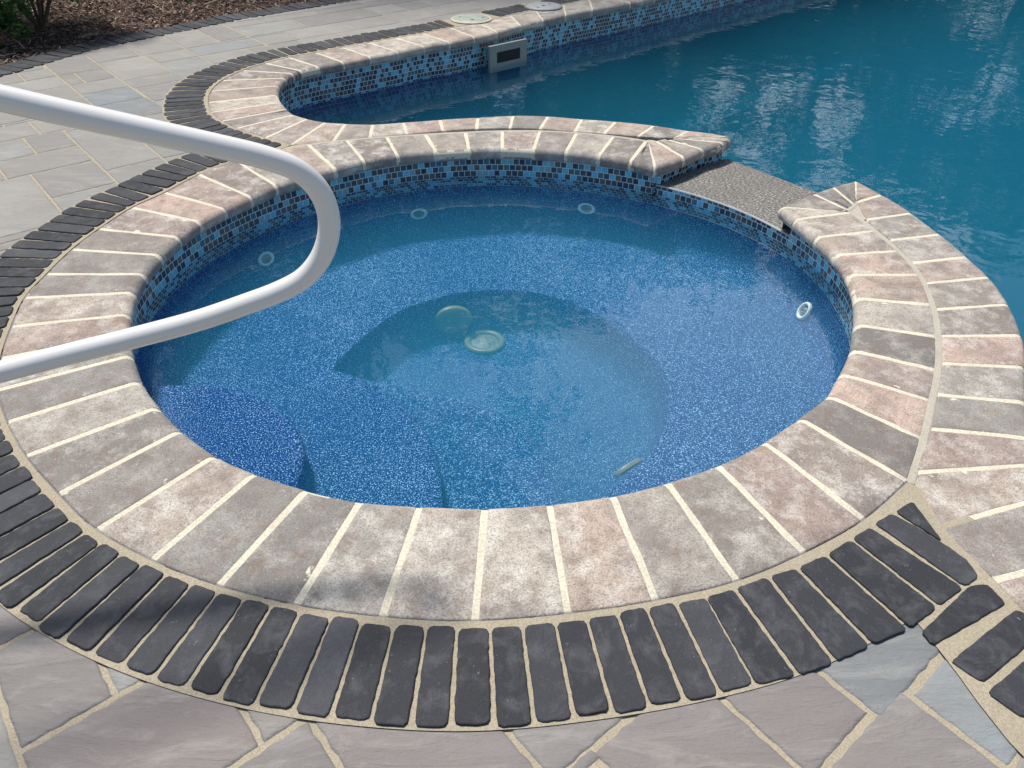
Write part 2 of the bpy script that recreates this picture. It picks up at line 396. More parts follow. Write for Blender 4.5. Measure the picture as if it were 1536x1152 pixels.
# the pool's rim beyond the frame
pb = poolL[-1][0]; dirf = poolL[-1][0] - poolL[-6][0]; dirf /= np.hypot(*dirf)
rb = gps([(1408,792),(1496,880),(1537,916)])
d2 = rb[2]-rb[0]; d2 /= np.hypot(*d2)
off_base = np.vstack([[pb], [pb+dirf*1.2], [pb+dirf*2.6], [pb+dirf*4.4], [pb+dirf*6.0], [pb+dirf*7.0+np.array([.5,-.6])], [[9.4, 6.6]], [[8.4, 3.2]], [[5.4, .9]],
                      [[3.0, .05]], [[1.9, .03]], [rb[2]+d2*.35], [rb[2]], [rb[1]], [rb[0]]])
ob = resample(catmull(off_base, 12), .158)
obn = normals(ob)
off_pairs = [(p, p + n*.305) for p, n in zip(ob, obn)]
poolR_rev = poolR[::-1]
POOLSEQ = poolL + off_pairs[1:] + poolR_rev      # left tip -> cove -> far -> right -> apex

def curve_of(seq, k, n=8): return catmull([p[k] for p in seq], n)
# centre of the spa
spa_nose = np.vstack([curve_of(spaL, 1), curve_of(spaR, 1)])
CX, CY = -.055, 2.375
ang = np.arctan2(spa_nose[:, 1]-CY, spa_nose[:, 0]-CX); rad = np.hypot(spa_nose[:, 0]-CX, spa_nose[:, 1]-CY)
o_ = np.argsort(ang); ag = np.linspace(-np.pi, np.pi, 361)[:-1]; rr = np.interp(ag, ang[o_], rad[o_], period=2*np.pi)
K = 6; cf = np.fft.rfft(rr); cf[K+1:] = 0; rs = np.fft.irfft(cf, 360)
def rim(off=.0): return np.c_[CX + (rs+off)*np.cos(ag), CY + (rs+off)*np.sin(ag)]      # counter-clockwise
WALL = rim(.035)

# ------------------------------------------------------------------ coping sweep
def prof(s_len, inset, r=THK/2, nf=5):
    """profile points (distance from back, z) of a bullnose slab"""
    pts = [(0.0+inset, TOP-.02-inset), (0.0+inset*.5+.001, TOP-.003-inset), (.006, TOP-inset)]
    for i in range(1, nf+1): pts.append((.006 + (s_len-r-.006)*i/nf, TOP-inset))
    for i in range(1, 9):
        a = math.pi*i/8; pts.append((s_len-r + (r-inset)*math.sin(a), TOP-r + (r-inset)*math.cos(a)))
    pts.append((max(s_len-.13, .03), TOP-THK+inset))
    return pts
def coping(seq, gap=.0058, mort=.0012, name='coping', parent=None, sub=5, tone_seed=0):
    B = catmull([p[0] for p in seq], sub*2); N = catmull([p[1] for p in seq], sub*2); n = sub*2
    m = MB(); mm = MB(); npf = len(prof(.3, 0))
    for k in range(len(seq)-1):
        bs, ns = B[k*n:(k+1)*n+1], N[k*n:(k+1)*n+1]
        lenN = np.hypot(*(ns[-1]-ns[0])); lenB = np.hypot(*(bs[-1]-bs[0])); ln = max(lenN, lenB, .02)
        tone = hsh(k+1.3, tone_seed); jog = (hsh(k, tone_seed, 3)-.5)*.003
        def at(t):
            x = t*n; i = min(int(x), n-1); f = x-i
            return bs[i]*(1-f)+bs[i+1]*f, ns[i]*(1-f)+ns[i+1]*f
        gN, gB = gap/max(lenN, .03), min(gap/max(lenB, .012), .3)
        cols = [(0, .012), (0, .0025), (.003, .0006), (.008, 0), (.016, 0)]
        ts = []
        for dx, ins in cols: ts.append((dx, 0, ins))
        for i in range(1, sub): ts.append((None, i/sub, 0))
        for dx, ins in cols[::-1]: ts.append((dx, 1, ins))
        V = []
        for dx, tt, ins in ts:
            wob = (hsh(k, tt, tone_seed)-.5)*.0018
            if dx is None: tN = tB = tt
            else:
                eN, eB = (dx)/max(lenN, .03), dx/max(lenB, .03)
                tN = gN+eN if tt == 0 else 1-gN-eN; tB = gB+min(eB, .2) if tt == 0 else 1-gB-min(eB, .2)
            b0, _ = at(tB); _, n0 = at(tN)
            dv = n0-b0; L = np.hypot(*dv); dv = dv/max(L, 1e-6)
            for q, (sx, z) in enumerate(prof(L+jog, ins)):
                p = b0 + dv*(sx+.003)
                wv = (hsh(k, q, tt*7, tone_seed)-.5)*.0034 if dx is not None and dx < .006 else 0
                V.append((p[0]+wv, p[1]+wv, z + jog*.25 + wob*.4))
        m.add(V, grid_faces(len(ts), npf), tone)
        nf_ = (len(ts)-1)*(npf-1)
        for q in range(nf_):
            ci = q//(npf-1)
            if ci < 4 or ci >= len(ts)-5: m.t[-nf_+q] = tone+2
        nn = len(ts)
    # continuous mortar under the joints
    bb, nn_ = resample_pair(B, N)
    V = []
    for b0, n0 in zip(bb, nn_):
        dv = n0-b0; L = np.hypot(*dv); dv = dv/max(L, 1e-6)
        for sx, z in prof(L, mort): p = b0+dv*(sx+.003); V.append((p[0], p[1], z))
    mm.add(V, grid_faces(len(bb), npf))
    o = m.build(name, M_COP, parent)
    j = mm.build('mortar_joint', M_JOINT, o)
    return o
def resample_pair(B, N): return B, N

spa = empty('spa', (0, 0, 0))
tag(spa, 'round sunken spa with blue pebble interior, mosaic waterline and stone coping', 'hot tub')
pool = empty('swimming_pool', (0, 0, 0))
tag(pool, 'large freeform swimming pool of deep teal water behind the round spa', 'swimming pool')
coping(spaL, name='coping', parent=spa, tone_seed=1.7)
coping(spaR, name='coping', parent=spa, tone_seed=4.1)
coping(POOLSEQ, name='coping', parent=pool, tone_seed=2.9)
coping(endL, name='coping_end', parent=spa, tone_seed=6.3)
coping(endR, name='coping_end', parent=spa, tone_seed=8.8)

# mortar in the seam where the two rings of coping meet
def seam(seq, name='mortar_joint', w_=.034, z=TOP-.0018):
    c = resample(catmull([p[0] for p in seq], 8), .02); n = normals(c); m = MB(); V = []
    for p, q in zip(c, n): V += [(*(p+q*w_), z-.012), (*(p+q*.012), z), (*(p-q*.012), z), (*(p-q*w_), z-.012)]
    m.add(V, grid_faces(len(c), 4)); return m.build(name, M_SEAM, spa, smooth=False)
M_SEAM = mat_mortar('grey seam mortar', (.46, .43, .355))
seam(spaL[24:] + [endL[2]]); seam([endR[0], endR[2]] + spaR)
V = [(*(.82*gp(*p)+.18*gp(*c)), TOP-.004) for p, c in (((1362,725),(1405,720)),((1366,755),(1405,770)),((1410,795),(1450,770)),((1440,740),(1440,740)),((1400,690),(1420,710)))]
m = MB(); m.add(V, [(0, 1, 2, 3, 4)]); m.build('mortar_joint', M_SEAM, spa, smooth=False)

for cpx, ra in (((1281,314), .10), ((976,214), .035), ((450,226), .07)):
    c_0 = gp(*cpx); m = MB(); V = [(c_0[0]+ra*math.cos(a_), c_0[1]+ra*math.sin(a_), TOP-.0045) for a_ in np.linspace(0, 2*math.pi, 13)[:-1]]
    m.add(V, [tuple(range(12))]); m.build('mortar_joint', M_SEAM, spa, smooth=False)

# ------------------------------------------------------------------ walls, tile, water
ccw = WALL                                            # right-hand normal of a ccw curve points outward
TW = -.192                                            # foot of the spa tile band
ZW, ZP, ZB, ZF = -.142, -.205, -.37, -.55
sw_in = gps([(982,284),(1017,292),(1067,305),(1113,323),(1147,340),(1169,357)], -.095)
a_in = np.arctan2(sw_in[:, 1]-CY, sw_in[:, 0]-CX)
def spa_arc(a0, a1, off, n):
    t = np.linspace(a0, a1, n); r_ = np.interp(t, ag, rs, period=2*np.pi)+off
    return np.c_[CX+r_*np.cos(t), CY+r_*np.sin(t)]
hi, lo = a_in[0]+.0, a_in[-1]
wall_strip(spa_arc(hi, lo+2*np.pi, .035, 330), [-.03, ZW, TW-.004], False, 'tile_band', M_TILE, spa)
wall_strip(spa_arc(lo, hi, .035, 60), [-.0965, ZW, TW-.004], False, 'tile_band', M_TILE, spa)
fil = [(0, TW), (0, ZB+.10)] + [(.10*(1-math.cos(t)), ZB+.10-.0985*math.sin(t)) for t in np.linspace(.2, math.pi/2, 8)]
sh = wall_strip(rim(.033)[::-1], [z for _, z in fil], True, 'wall', M_PEB, spa, offs=[o_2 for o_2, _ in fil])
# footwell edge, at bench height
E_px = [(500,552),(522,526),(555,497),(592,471),(637,452),(685,440),(737,435),(788,437),(833,446),(877,462),(922,486),(962,517),(992,551),(1005,585),
        (1003,620),(992,652),(975,682),(950,708),(905,745),(840,782),(750,805),(650,800),(560,760),(500,690),(485,620)]
E_c = resample(catmull(gps(E_px, ZB), 8, True), .02, True)
if area(E_c) < 0: E_c = E_c[::-1]
sheet('bench', rim(-.04), [E_c[::-1]], ZB, M_PEB, spa)
wall_strip(E_c[::-1], [ZB, ZB-.006, ZB-.02, ZF+.05, ZF+.015, ZF], True, 'footwell_wall', M_PEB, spa, offs=[0, .004, .010, .035, .05, .085])
Ef = E_c - normals(E_c, True)*.08
sheet('footwell_floor', Ef, [], ZF+.001, M_PEB, spa)
def step(px, z, zb, closing, name='step'):
    P = catmull(gps(px, z), 6); P = np.vstack([P, closing]); P = resample(P, .02, True)
    if area(P) < 0: P = P[::-1]
    n = normals(P, True); m = MB(); V = []; N = len(P)
    rings = [(.0, zb), (0, z-.03), (-.004, z-.012), (-.012, z-.004), (-.028, z)]
    for off, zz in rings: V += [(p[0]+q[0]*off, p[1]+q[1]*off, zz) for p, q in zip(P, n)]
    F = []
    for k in range(len(rings)-1):
        for i in range(N): j = (i+1) % N; F.append((k*N+i, k*N+j, (k+1)*N+j, (k+1)*N+i))
    k = len(rings)-1
    top = [Vector((*V[k*N+i][:2], 0)) for i in range(N)]
    for t in tessellate_polygon([top]):
        a, b, c = (top[i] for i in t)
        if (b.x-a.x)*(c.y-a.y)-(b.y-a.y)*(c.x-a.x) < 0: t = (t[0], t[2], t[1])
        F.append(tuple(k*N+i for i in t))
    m.add(V, F); o = m.build(name, M_PEB, spa); return o
o = step([(200,578),(240,575),(280,573),(323,575),(367,585),(407,603),(440,630),(455,660),(454,700),(444,730),(425,770),(390,810)], -.235, ZB-.01,
     np.array([[-.75, 1.05], [-1.35, 1.25], [-1.45, 1.9]])); o['label'] = 'shallowest speckled step'
step([(262,547),(330,539),(380,537),(440,541),(500,551),(547,566),(593,592),(630,630),(653,673),(663,720),(664,763),(655,830)], -.358, ZF+.01,
     np.array([[-.4, .9], [-1.2, 1.1], [-1.4, 1.8]]))
step([(520,560),(600,575),(680,590),(722,603),(760,622),(790,646),(813,675),(830,713),(843,753),(850,820)], -.468, ZF+.01,
     np.array([[0.0, .9], [-1.0, 1.1], [-1.0, 1.9]]))
# pool shell
pn = np.vstack([catmull([p[1] for p in POOLSEQ], 6)])
sp_out = gps([(1228,291), (1100,243)], -.10)              # outer lip of the spillway
# wall line sits 30 mm behind the nose; nose travel is left tip -> ... -> apex; water is on the right-hand side? test
tn = normals(pn); test = pn[60] + tn[60]*.2
pw = pn - tn*.03
if True:
    # drop folds near the two tips
    pwl = pw
tipL = gp(1079, 227, -.06)
main_w = resample(pwl, .05)
pool_loop = np.vstack([[tipL], main_w, sp_out])
PL = pool_loop; ccwP = area(PL) > 0
wall_strip(np.vstack([[tipL], main_w]), [-.03, -.06, -.215], False, 'tile_band', M_TILE, pool)
wall_strip(np.vstack([main_w[-1:], sp_out, [tipL]]), [-.1, -.215], False, 'tile_band', M_TILE, pool)
M_REFLDARK = mat_pebble('navy pool plaster', (.008, .03, .10), (.02, .07, .20), (.10, .22, .40), .8)  # navy colour stands in for the dark reflection below the waterline
wall_strip(PL[::-1] if ccwP else PL, [-.215, -.8, -1.30], True, 'wall', M_REFLDARK, pool, offs=[-.001, -.001, -.001])
sheet('floor', PL if ccwP else PL[::-1], [], -1.28, M_PEBP, pool)
def slab(name, P, z, zb, mat, parent, r=.02):
    P = resample(P, .03, True)
    if area(P) < 0: P = P[::-1]
    n = normals(P, True); N = len(P); V = []; F = []
    rings = [(0, zb), (0, z-r), (-r*.3, z-r*.3), (-r, z)]
    for off, zz in rings: V += [(p[0]+q[0]*off, p[1]+q[1]*off, zz) for p, q in zip(P, n)]
    for k in range(3):
        for i in range(N): j = (i+1) % N; F.append((k*N+i, k*N+j, (k+1)*N+j, (k+1)*N+i))
    top = [Vector((*V[3*N+i][:2], 0)) for i in range(N)]
    for t in tessellate_polygon([top]):
        a, b, c = (top[i] for i in t)
        if (b.x-a.x)*(c.y-a.y)-(b.y-a.y)*(c.x-a.x) < 0: t = (t[0], t[2], t[1])
        F.append(tuple(3*N+i for i in t))
    m = MB(); m.add(V, F); return m.build(name, mat, parent)
# bench along the far wall and the shallow ledge in the cove
far_c = resample(np.vstack([curve_of(poolL[20:], 1), curve_of(off_pairs[1:26], 1)]), .1); far_n = normals(far_c)
sgn = 1 if np.dot(far_n[20], np.array([.5, -.87])) > 0 else -1
slab('bench', np.vstack([far_c+far_n*sgn*.60, (far_c-far_n*sgn*.2)[::-1]]), -.92, -1.25, M_PEBP, pool)
lg = catmull(gps([(700,130),(708,150),(722,165),(742,182),(765,215)], -.46), 6)
slab('ledge', np.vstack([lg, [[-.1, 3.55]], [[-1.0, 3.7]], [[-1.6, 4.1]], [[-1.5, 4.9]], [[-.75, 5.2]]]), -.46, -1.25, M_PEB, pool)

def water(name, loop, zt, zb, mat, label):
    P = np.asarray(loop)
    if area(P) < 0: P = P[::-1]
    N = len(P); V = [(x, y, zt) for x, y in P] + [(x, y, zb) for x, y in P]; F = []
    pts = [Vector((x, y, 0)) for x, y in P]
    for t in tessellate_polygon([pts]):
        a, b, c = (pts[i] for i in t)
        if (b.x-a.x)*(c.y-a.y)-(b.y-a.y)*(c.x-a.x) < 0: t = (t[0], t[2], t[1])
        F.append(t); F.append((t[0]+N, t[2]+N, t[1]+N))
    for i in range(N): j = (i+1) % N; F.append((i+N, j+N, j, i))
    m = MB(); m.add(V, F); o = m.build(name, mat, smooth=False)
    return tag(o, label, 'water', kind='structure')
M_WS = mat_water('spa water', (.25, .74, .90), 1.0, .0016, 5.5, scat=((.11, .66, .97), .78))
M_WP = mat_water('pool water', (.03, .60, .74), 1.1, .0032, 4.5, scat=((.10, .64, .86), .36))
water('spa_water', rim(.06), ZW, ZF-.1, M_WS, 'clear blue water filling the round spa')
pwn = PL + normals(PL, True)*(.03 if area(PL) > 0 else -.03)
water('pool_water', pwn, ZP, -1.4, M_WP, 'deep teal water of the swimming pool, reflecting trees and sky')

# ------------------------------------------------------------------ spillway
sw_in = gps([(982,284),(1017,292),(1067,305),(1113,323),(1147,340),(1169,357)], -.095)
a_in = np.arctan2(sw_in[:, 1]-CY, sw_in[:, 0]-CX); 
aa = np.linspace(a_in[0]+.03, a_in[-1]-.03, 16)
rw = np.interp(aa, ag, rs, period=2*np.pi)+.0375
inn = np.c_[CX+rw*np.cos(aa), CY+rw*np.sin(aa)]
out_l = gps([(1228,291), (1101,243)], -.10)
ext = (out_l[0]-out_l[1]); ext /= np.hypot(*ext)
lp = np.vstack([inn, [out_l[0]+ext*.12], [out_l[1]-ext*.05]])
slab('spillway_stone', lp, -.094, -.135, M_GRAN, spa, r=.006)
slab('spillway_curb', lp - normals(lp, True)*(.004 if area(lp) > 0 else -.004), -.136, -.60, M_PEB, spa, r=.004)
# pale grout lip along the inner edge
m = MB(); V = []
for p, q in zip(inn, normals(inn)):
    c = (np.array([CX, CY])-p); c /= np.hypot(*c)
    for dx, z in ((-.003, -.0930), (.001, -.0915), (.004, -.0920), (.0055, -.0975)): V.append((p[0]+c[0]*dx, p[1]+c[1]*dx, z))
m.add(V, [tuple(f) for f in grid_faces(len(inn), 4)]); m.build('grout_lip', mat_mortar('white grout', (.45, .47, .47)), spa)
# tiled piers under the two coping ends
def pier(seq, name, inset=.032):
    P = catmull([p[1] for p in seq], 8)
    c = np.mean([p[0] for p in seq], 0); V = []
    Q = np.array([p + (c-p)/max(np.hypot(*(c-p)), .01)*inset for p in P])
    return wall_strip(Q, [-.045, -.06, -.16], False, name, M_TILE, spa)
pier(endL[:], 'tile_band'); pier(endR, 'tile_band')

# ------------------------------------------------------------------ fittings in the spa
def lathe_part(prof_, n=32):
    V = []; F = []
    for i in range(n):
        a = 2*math.pi*i/n
        for r_, z in prof_: V.append((r_*math.cos(a), r_*math.sin(a), z))
    k = len(prof_)
    for i in range(n):
        j = (i+1) % n
        for q in range(k-1): F.append((i*k+q, j*k+q, j*k+q+1, i*k+q+1))
    return V, F
def place(o, loc, nrm, sc=(1, 1, 1), roll=0):
    q = Vector(nrm).to_track_quat('Z', 'Y')
    o.matrix_world = Matrix.Translation(loc) @ q.to_matrix().to_4x4() @ Matrix.Rotation(roll, 4, 'Z') @ Matrix.Diagonal((*sc, 1))
def wall_hit(px, off, lo=-.15, hi=-.37):
    best = None
    for z in np.arange(lo, hi-.1, -.002):
        X, Y = gp(*px, z); t = math.atan2(Y-CY, X-CX)
        if math.hypot(X-CX, Y-CY) >= np.interp(t, ag, rs, period=2*np.pi)+off:
            return (X, Y, z), (-math.cos(t), -math.sin(t), 0)
    return (X, Y, z), (-math.cos(t), -math.sin(t), 0)
for px, sy in (((627,319), .55), ((881,311), .55), ((395,387), .62), ((1212,466), .82)):
    loc, nr = wall_hit(px, .028)
    m = MB(); V, F = lathe_part([(.043, -.004), (.0435, .004), (.040, .009), (.034, .010), (.030, .007), (.028, .002)]); m.add(V, F)
    j = m.build('jet', M_PLAST, spa); place(j, (loc[0]+nr[0]*.016, loc[1]+nr[1]*.016, loc[2]), (nr[0], nr[1], .5), (1 if sy < .8 else .72, sy*1.1, 1))
    m = MB(); V, F = lathe_part([(.028, .002), (.022, -.001), (.014, .001), (.012, .008), (.008, .010), (.006, .004), (0, .003)]); m.add(V, F)
    k = m.build('nozzle', M_PALEG, j)
def E_hit(px, z):
    p = gp(*px, z); i = np.argmin(np.hypot(*(E_c-p).T)); n = normals(E_c, True)[i]; return E_c[i], -n
disc = [(.086, -.004), (.087, .010), (.083, .018), (.076, .021), (.04, .026), (0, .028)]
p, n_ = E_hit((690,465), -.45)
m = MB(); V, F = lathe_part(disc, 48); m.add(V, F); sc1 = m.build('suction_cover', M_PALEG, spa)
place(sc1, (*gp(679,479,-.47)+np.array([0,.0]), -.47), (n_[0]-.12, n_[1], .18), (.98, .72, 1)); sc1['label'] = 'round pale suction cover on the far footwell wall'
p, n_ = E_hit((950,690), -.45)
m = MB(); V, F = lathe_part(disc, 48); m.add(V, F); sc2 = m.build('suction_cover', M_PALEG, spa)
place(sc2, (*gp(943,703,-.43), -.43), (-.62, .78, .5), (.68, .38, .6)); sc2['label'] = 'pale suction cover seen edge on at the near right of the footwell'
dr = (*gp(727,514,ZF+.004), ZF+.003)
m = MB(); V, F = lathe_part([(.088, -.002), (.088, .010), (.080, .016), (.066, .016), (.060, .008), (.058, .004)], 28); m.add(V, F)
d = m.build('floor_drain', M_PALEG, spa); place(d, dr, (0, 0, 1), (1, 1, 1), .3)
m = MB(); V, F = lathe_part([(.058, .004), (.05, .005), (.035, .012), (.02, .018), (0, .020)], 24); m.add(V, F); m.build('grate', mat_simple('weathered grate', (.22, .26, .22), .5, nscale=60, namp=.4), d)

# ------------------------------------------------------------------ skimmer in the pool wall
f_bot = gps([(737,72), (793,60)], -.06)
fd = f_bot[1]-f_bot[0]; fw = np.hypot(*fd); fd /= fw; fnn = np.array([fd[1], -fd[0]])
fp = f_bot.mean(0) + fnn*(-.038)
def face_pt(a, z, dpt): p = fp + fd*a + fnn*dpt; return (p[0], p[1], z)
zt, zb_, hw = -.056, -.232, fw/2
it, ib, iw = -.103, -.176, fw/2*.63
m = MB(); V = []
for dpt in (.0, .022):
    V += [face_pt(-hw, zb_, dpt), face_pt(hw, zb_, dpt), face_pt(hw, zt, dpt), face_pt(-hw, zt, dpt)]
V += [face_pt(-iw, ib, .022), face_pt(iw, ib, .022), face_pt(iw, it, .022), face_pt(-iw, it, .022)]
V += [face_pt(-iw, ib, -.10), face_pt(iw, ib, -.10), face_pt(iw, it, -.10), face_pt(-iw, it, -.10)]
F = [(0, 1, 5, 4), (1, 2, 6, 5), (2, 3, 7, 6), (3, 0, 4, 7), (4, 5, 9, 8), (5, 6, 10, 9), (6, 7, 11, 10), (7, 4, 8, 11),
     (8, 9, 13, 12), (9, 10, 14, 13), (10, 11, 15, 14), (11, 8, 12, 15)]
m.add(V, F); sk = m.build('skimmer', M_SKIM, pool, smooth=False)
m = MB(); m.add([face_pt(-iw, ib, .016), face_pt(iw, ib, .016), face_pt(iw, it, .016), face_pt(-iw, it, .016)], [(0, 1, 2, 3)])  # black sheet across the mouth, painted in place of its inner shade
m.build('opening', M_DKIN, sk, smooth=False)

# ------------------------------------------------------------------ rim line of everything that is not paving
back = [p[0] for p in spaL[:27]]                       # right corner, round the near side, to the junction
back_pool = [p[0] for p in poolL[11:]] + [p[0] for p in off_pairs[1:]] + [gp(1385,765)]
LOOP = np.vstack([catmull(back, 6), catmull(back_pool, 6)])
LOOP_IN = resample(LOOP, .06, True)
cl = LOOP_IN if area(LOOP_IN) > 0 else LOOP_IN[::-1]
HOLE = cl - normals(cl, True)*.03                        # tucked under the coping
# mulch edge
ME = catmull(gps([(-420,260),(-200,182),(-80,143),(0,117),(25,110),(128,80),(183,67),(255,52),(296,44),(347,33),(400,24),(470,12),(543,0),(700,-22)]), 6)
me_d = ME[-1]-ME[-8]; me_d /= np.hypot(*me_d)
ME = np.vstack([ME, [ME[-1]+me_d*2], [ME[-1]+me_d*6]])
sd0 = ME[0]-ME[6]; sd0 /= np.hypot(*sd0)
ME = np.vstack([[ME[0]+sd0*3.0], ME])
mn = normals(ME)
MEo = ME - mn*.215                                       # outer side of the dark edging
patio_outer = np.vstack([ME - mn*.11, [[14, 16]], [[14, -5]], [[-12, -5]]])

# ------------------------------------------------------------------ ground, bedding, mulch sheet
def mat_grass():
    m, nt, b = new_mat('lawn'); T = NT(nt); P = T.pos(); n = T.noise(P, 40, 5, .7); n2 = T.noise(P, .8, 3, .6)
    c = T.mix(n, (.025, .055, .012), (.07, .13, .03)); c = T.mix(T.math('MULTIPLY', n2, .4), c, (.09, .10, .04))
    T.l(c, b.inputs['Base Color']); b.inputs['Roughness'].default_value = .9; T.bump(n, .8, .03, b); return m
def mat_mulch():
    m, nt, b = new_mat('shredded bark mulch'); T = NT(nt); P = T.pos()
    n = T.noise(P, 45, 6, .8, dist=2); n2 = T.noise(P, 160, 3, .7)
    c = T.ramp(n, [(.3, (.012, .008, .006)), (.5, (.05, .028, .018)), (.65, (.12, .07, .045)), (.8, (.2, .14, .09))])
    T.l(c, b.inputs['Base Color']); b.inputs['Roughness'].default_value = .9; T.bump(T.math('ADD', n, n2), 1, .02, b); return m
big = [(-300, -300), (300, -300), (300, 300), (-300, 300)]
g = sheet('ground', big, [HOLE[::-1]], -.075, mat_grass()); tag(g, 'lawn around the pool terrace', 'lawn', kind='structure')
bd = sheet('patio', patio_outer if area(patio_outer) > 0 else patio_outer[::-1], [HOLE[::-1]], -.0005, M_SAND)
tag(bd, 'flagstone patio around the spa and pool', 'patio', kind='structure')

# ------------------------------------------------------------------ dark paver rings
def rounded(P, r, wob, seed, stp=.012):
    P = np.asarray(P, float)
    if area(P) < 0: P = P[::-1]
    N = len(P); out = []
    for i in range(N):
        a, b, c = P[i-1], P[i], P[(i+1) % N]
        d1 = a-b; l1 = np.hypot(*d1); d2_ = c-b; l2 = np.hypot(*d2_)
        k = min(r, l1*.4, l2*.4); s = b+d1/l1*k; e = b+d2_/l2*k
        for t in (0, .33, .67, 1): out.append((1-t)**2*s + 2*t*(1-t)*b + t*t*e)
    Q = resample(np.array(out), stp, True); n = normals(Q, True)
    ph = seed*17.3
    L = np.arange(len(Q))*stp
    w_ = wob*(np.sin(L*90+ph)*.45 + np.sin(L*210+ph*2.1)*.35 + rng.normal(0, .45, len(Q)))
    return Q + n*w_[:, None]
def paver(m, P, zt, tone, bev=.0024, wob=.0010, stp=.012, r=.011, zb=-.02, tilt=(0, 0)):
    Q = rounded(P, r, wob, tone, stp); n = normals(Q, True); N = len(Q); c = Q.mean(0)
    rings = [(0, zb), (0, zt-bev), (-bev*.35, zt-bev*.35), (-bev*1.1, zt)]
    V = []
    for off, z in rings:
        for p, q in zip(Q, n):
            x, y = p[0]+q[0]*off, p[1]+q[1]*off
            V.append((x, y, z + ((x-c[0])*tilt[0]+(y-c[1])*tilt[1] if z > 0 else 0)))
    F = []
    for k in range(3):
        for i in range(N): j = (i+1) % N; F.append((k*N+i, k*N+j, (k+1)*N+j, (k+1)*N+i))
    F.append(tuple(3*N+i for i in range(N)))
    m.add(V, F, tone)
def band(m, curve, o0, o1, z):
    n = normals(curve); V = []
    for p, q in zip(curve, n): V += [(*(p+q*o0), z), (*(p+q*o1), z)]
    F = [f for f in grid_faces(len(curve), 2)]
    m.add(V, F)
border = MB(); bands = MB(); cnt = [0]
ZD = .0105
def march(curve, o0, o1, pitch, s0, s1, gap=.0062, side=1, stp=.012, z=ZD, skip=None, m=None, o1f=None):
    c = resample(curve, .01); d = np.hypot(*(c[1:]-c[:-1]).T); s = np.r_[0, np.cumsum(d)]; n = normals(c)*side
    mid = (o0+o1)/2
    # arc length measured at mid width
    cm = c+n*mid; sm = np.r_[0, np.cumsum(np.hypot(*(cm[1:]-cm[:-1]).T))]
    a = s0
    while a + pitch < (s1 if s1 else sm[-1]):
        p_ = pitch*(1+random.uniform(-.05, .05)); b_ = a + p_
        def at(q):
            return np.array([np.interp(q, sm, c[:, 0]), np.interp(q, sm, c[:, 1])]), np.array([np.interp(q, sm, n[:, 0]), np.interp(q, sm, n[:, 1])])
        (pa, na), (pb_, nb) = at(a), at(b_)
        t = (pb_-pa); t = (pb_+nb*mid)-(pa+na*mid); t /= np.hypot(*t)
        j0, j1 = random.uniform(-.004, .004), random.uniform(-.005, .004)
        ctr = (pa+pb_)/2; nc = (na+nb)/2; nc /= np.hypot(*nc)
        w2 = (p_-gap)/2; yaw = random.uniform(-.012, .012); nc = nc+t*yaw
        mid_t = (pa+na*mid+pb_+nb*mid)/2
        inner = mid_t + nc*((o0-mid)+j0); outer = mid_t + nc*((o1-mid)+j1)
        shr = min(.0045, w2*.1)*(1 if side*1 else 1)
        P = [inner-t*(w2-shr*0), inner+t*(w2-shr*0), outer+t*w2, outer-t*w2]
        wi = np.hypot(*((pb_+nb*o0)-(pa+na*o0))); wi = max(.02, (wi-gap)/2)
        if wi < w2: P[0], P[1] = inner-t*wi, inner+t*wi
        cnt[0] += 1
        if skip is None or not skip(outer):
            paver(border if m is None else m, P, z+random.uniform(-.0015, .0015), random.random(), stp=stp,
                  tilt=(random.uniform(-.012, .012), random.uniform(-.012, .012)))
        a = b_
spa_back = catmull(back, 8)
nsb = normals(spa_back); side = 1 if np.hypot(*(spa_back[40]+nsb[40]*.1-[CX, CY])) > np.hypot(*(spa_back[40]-[CX, CY])) else -1
# traced stones at the right end of the ring
JR = [((1304,793),(1445,884)),((1275,812),(1406,914)),((1238,836),(1362,947)),((1194,855),(1306,971)),((1151,868),(1252,997)),((1101,886),(1196,1017)),((1056,900),(1131,1031))]
JW = [(gp(*a), gp(*b)) for a, b in JR]
for k in range(len(JW)-1):
    (a0, a1), (b0, b1) = JW[k], JW[k+1]
    ta = (b0-a0)/np.hypot(*(b0-a0)); tb = (b1-a1)/np.hypot(*(b1-a1)); g_ = .0045
    paver(border, [a0+ta*g_, b0-ta*g_, b1-tb*g_, a1+tb*g_], ZD+random.uniform(-.001, .001), random.random(), stp=.008)
for P in ([(1341,771),(1367,755),(1413,817)], [(1310,788),(1336,774),(1378,797),(1416,821),(1449,844),(1466,869),(1451,881),(1441,881)],
          [(1380,952),(1452,882),(1479,880),(1507,909),(1398,972)], [(1423,996),(1522,917),(1570,945),(1472,1028)],
          [(1478,1043),(1583,952),(1640,990),(1533,1082)]):
    paver(border, gps(P), ZD, random.random(), stp=.010, wob=.0008, r=.008)
c_ = resample(spa_back, .01); n_c = normals(c_)*side; cm = c_+n_c*.118; sm = np.r_[0, np.cumsum(np.hypot(*(cm[1:]-cm[:-1]).T))]
pt = (JW[-1][0]+JW[-1][1])/2; s_start = sm[np.argmin(np.hypot(*(cm-pt).T))]
pool_back = catmull(back_pool, 8)
pbl = resample(pool_back, .02)
npb = normals(pbl); k0 = 30; sideP = side
polyP = np.vstack([pbl[:200]+npb[:200]*sideP*.235, pbl[:200][::-1]])
march(spa_back, .015, .2200, .0685, s_start, None, side=side, stp=.010, skip=lambda p: inside(p, polyP)[0])
band(bands, resample(spa_back, .03), side*-.001, side*.2265, .0052)
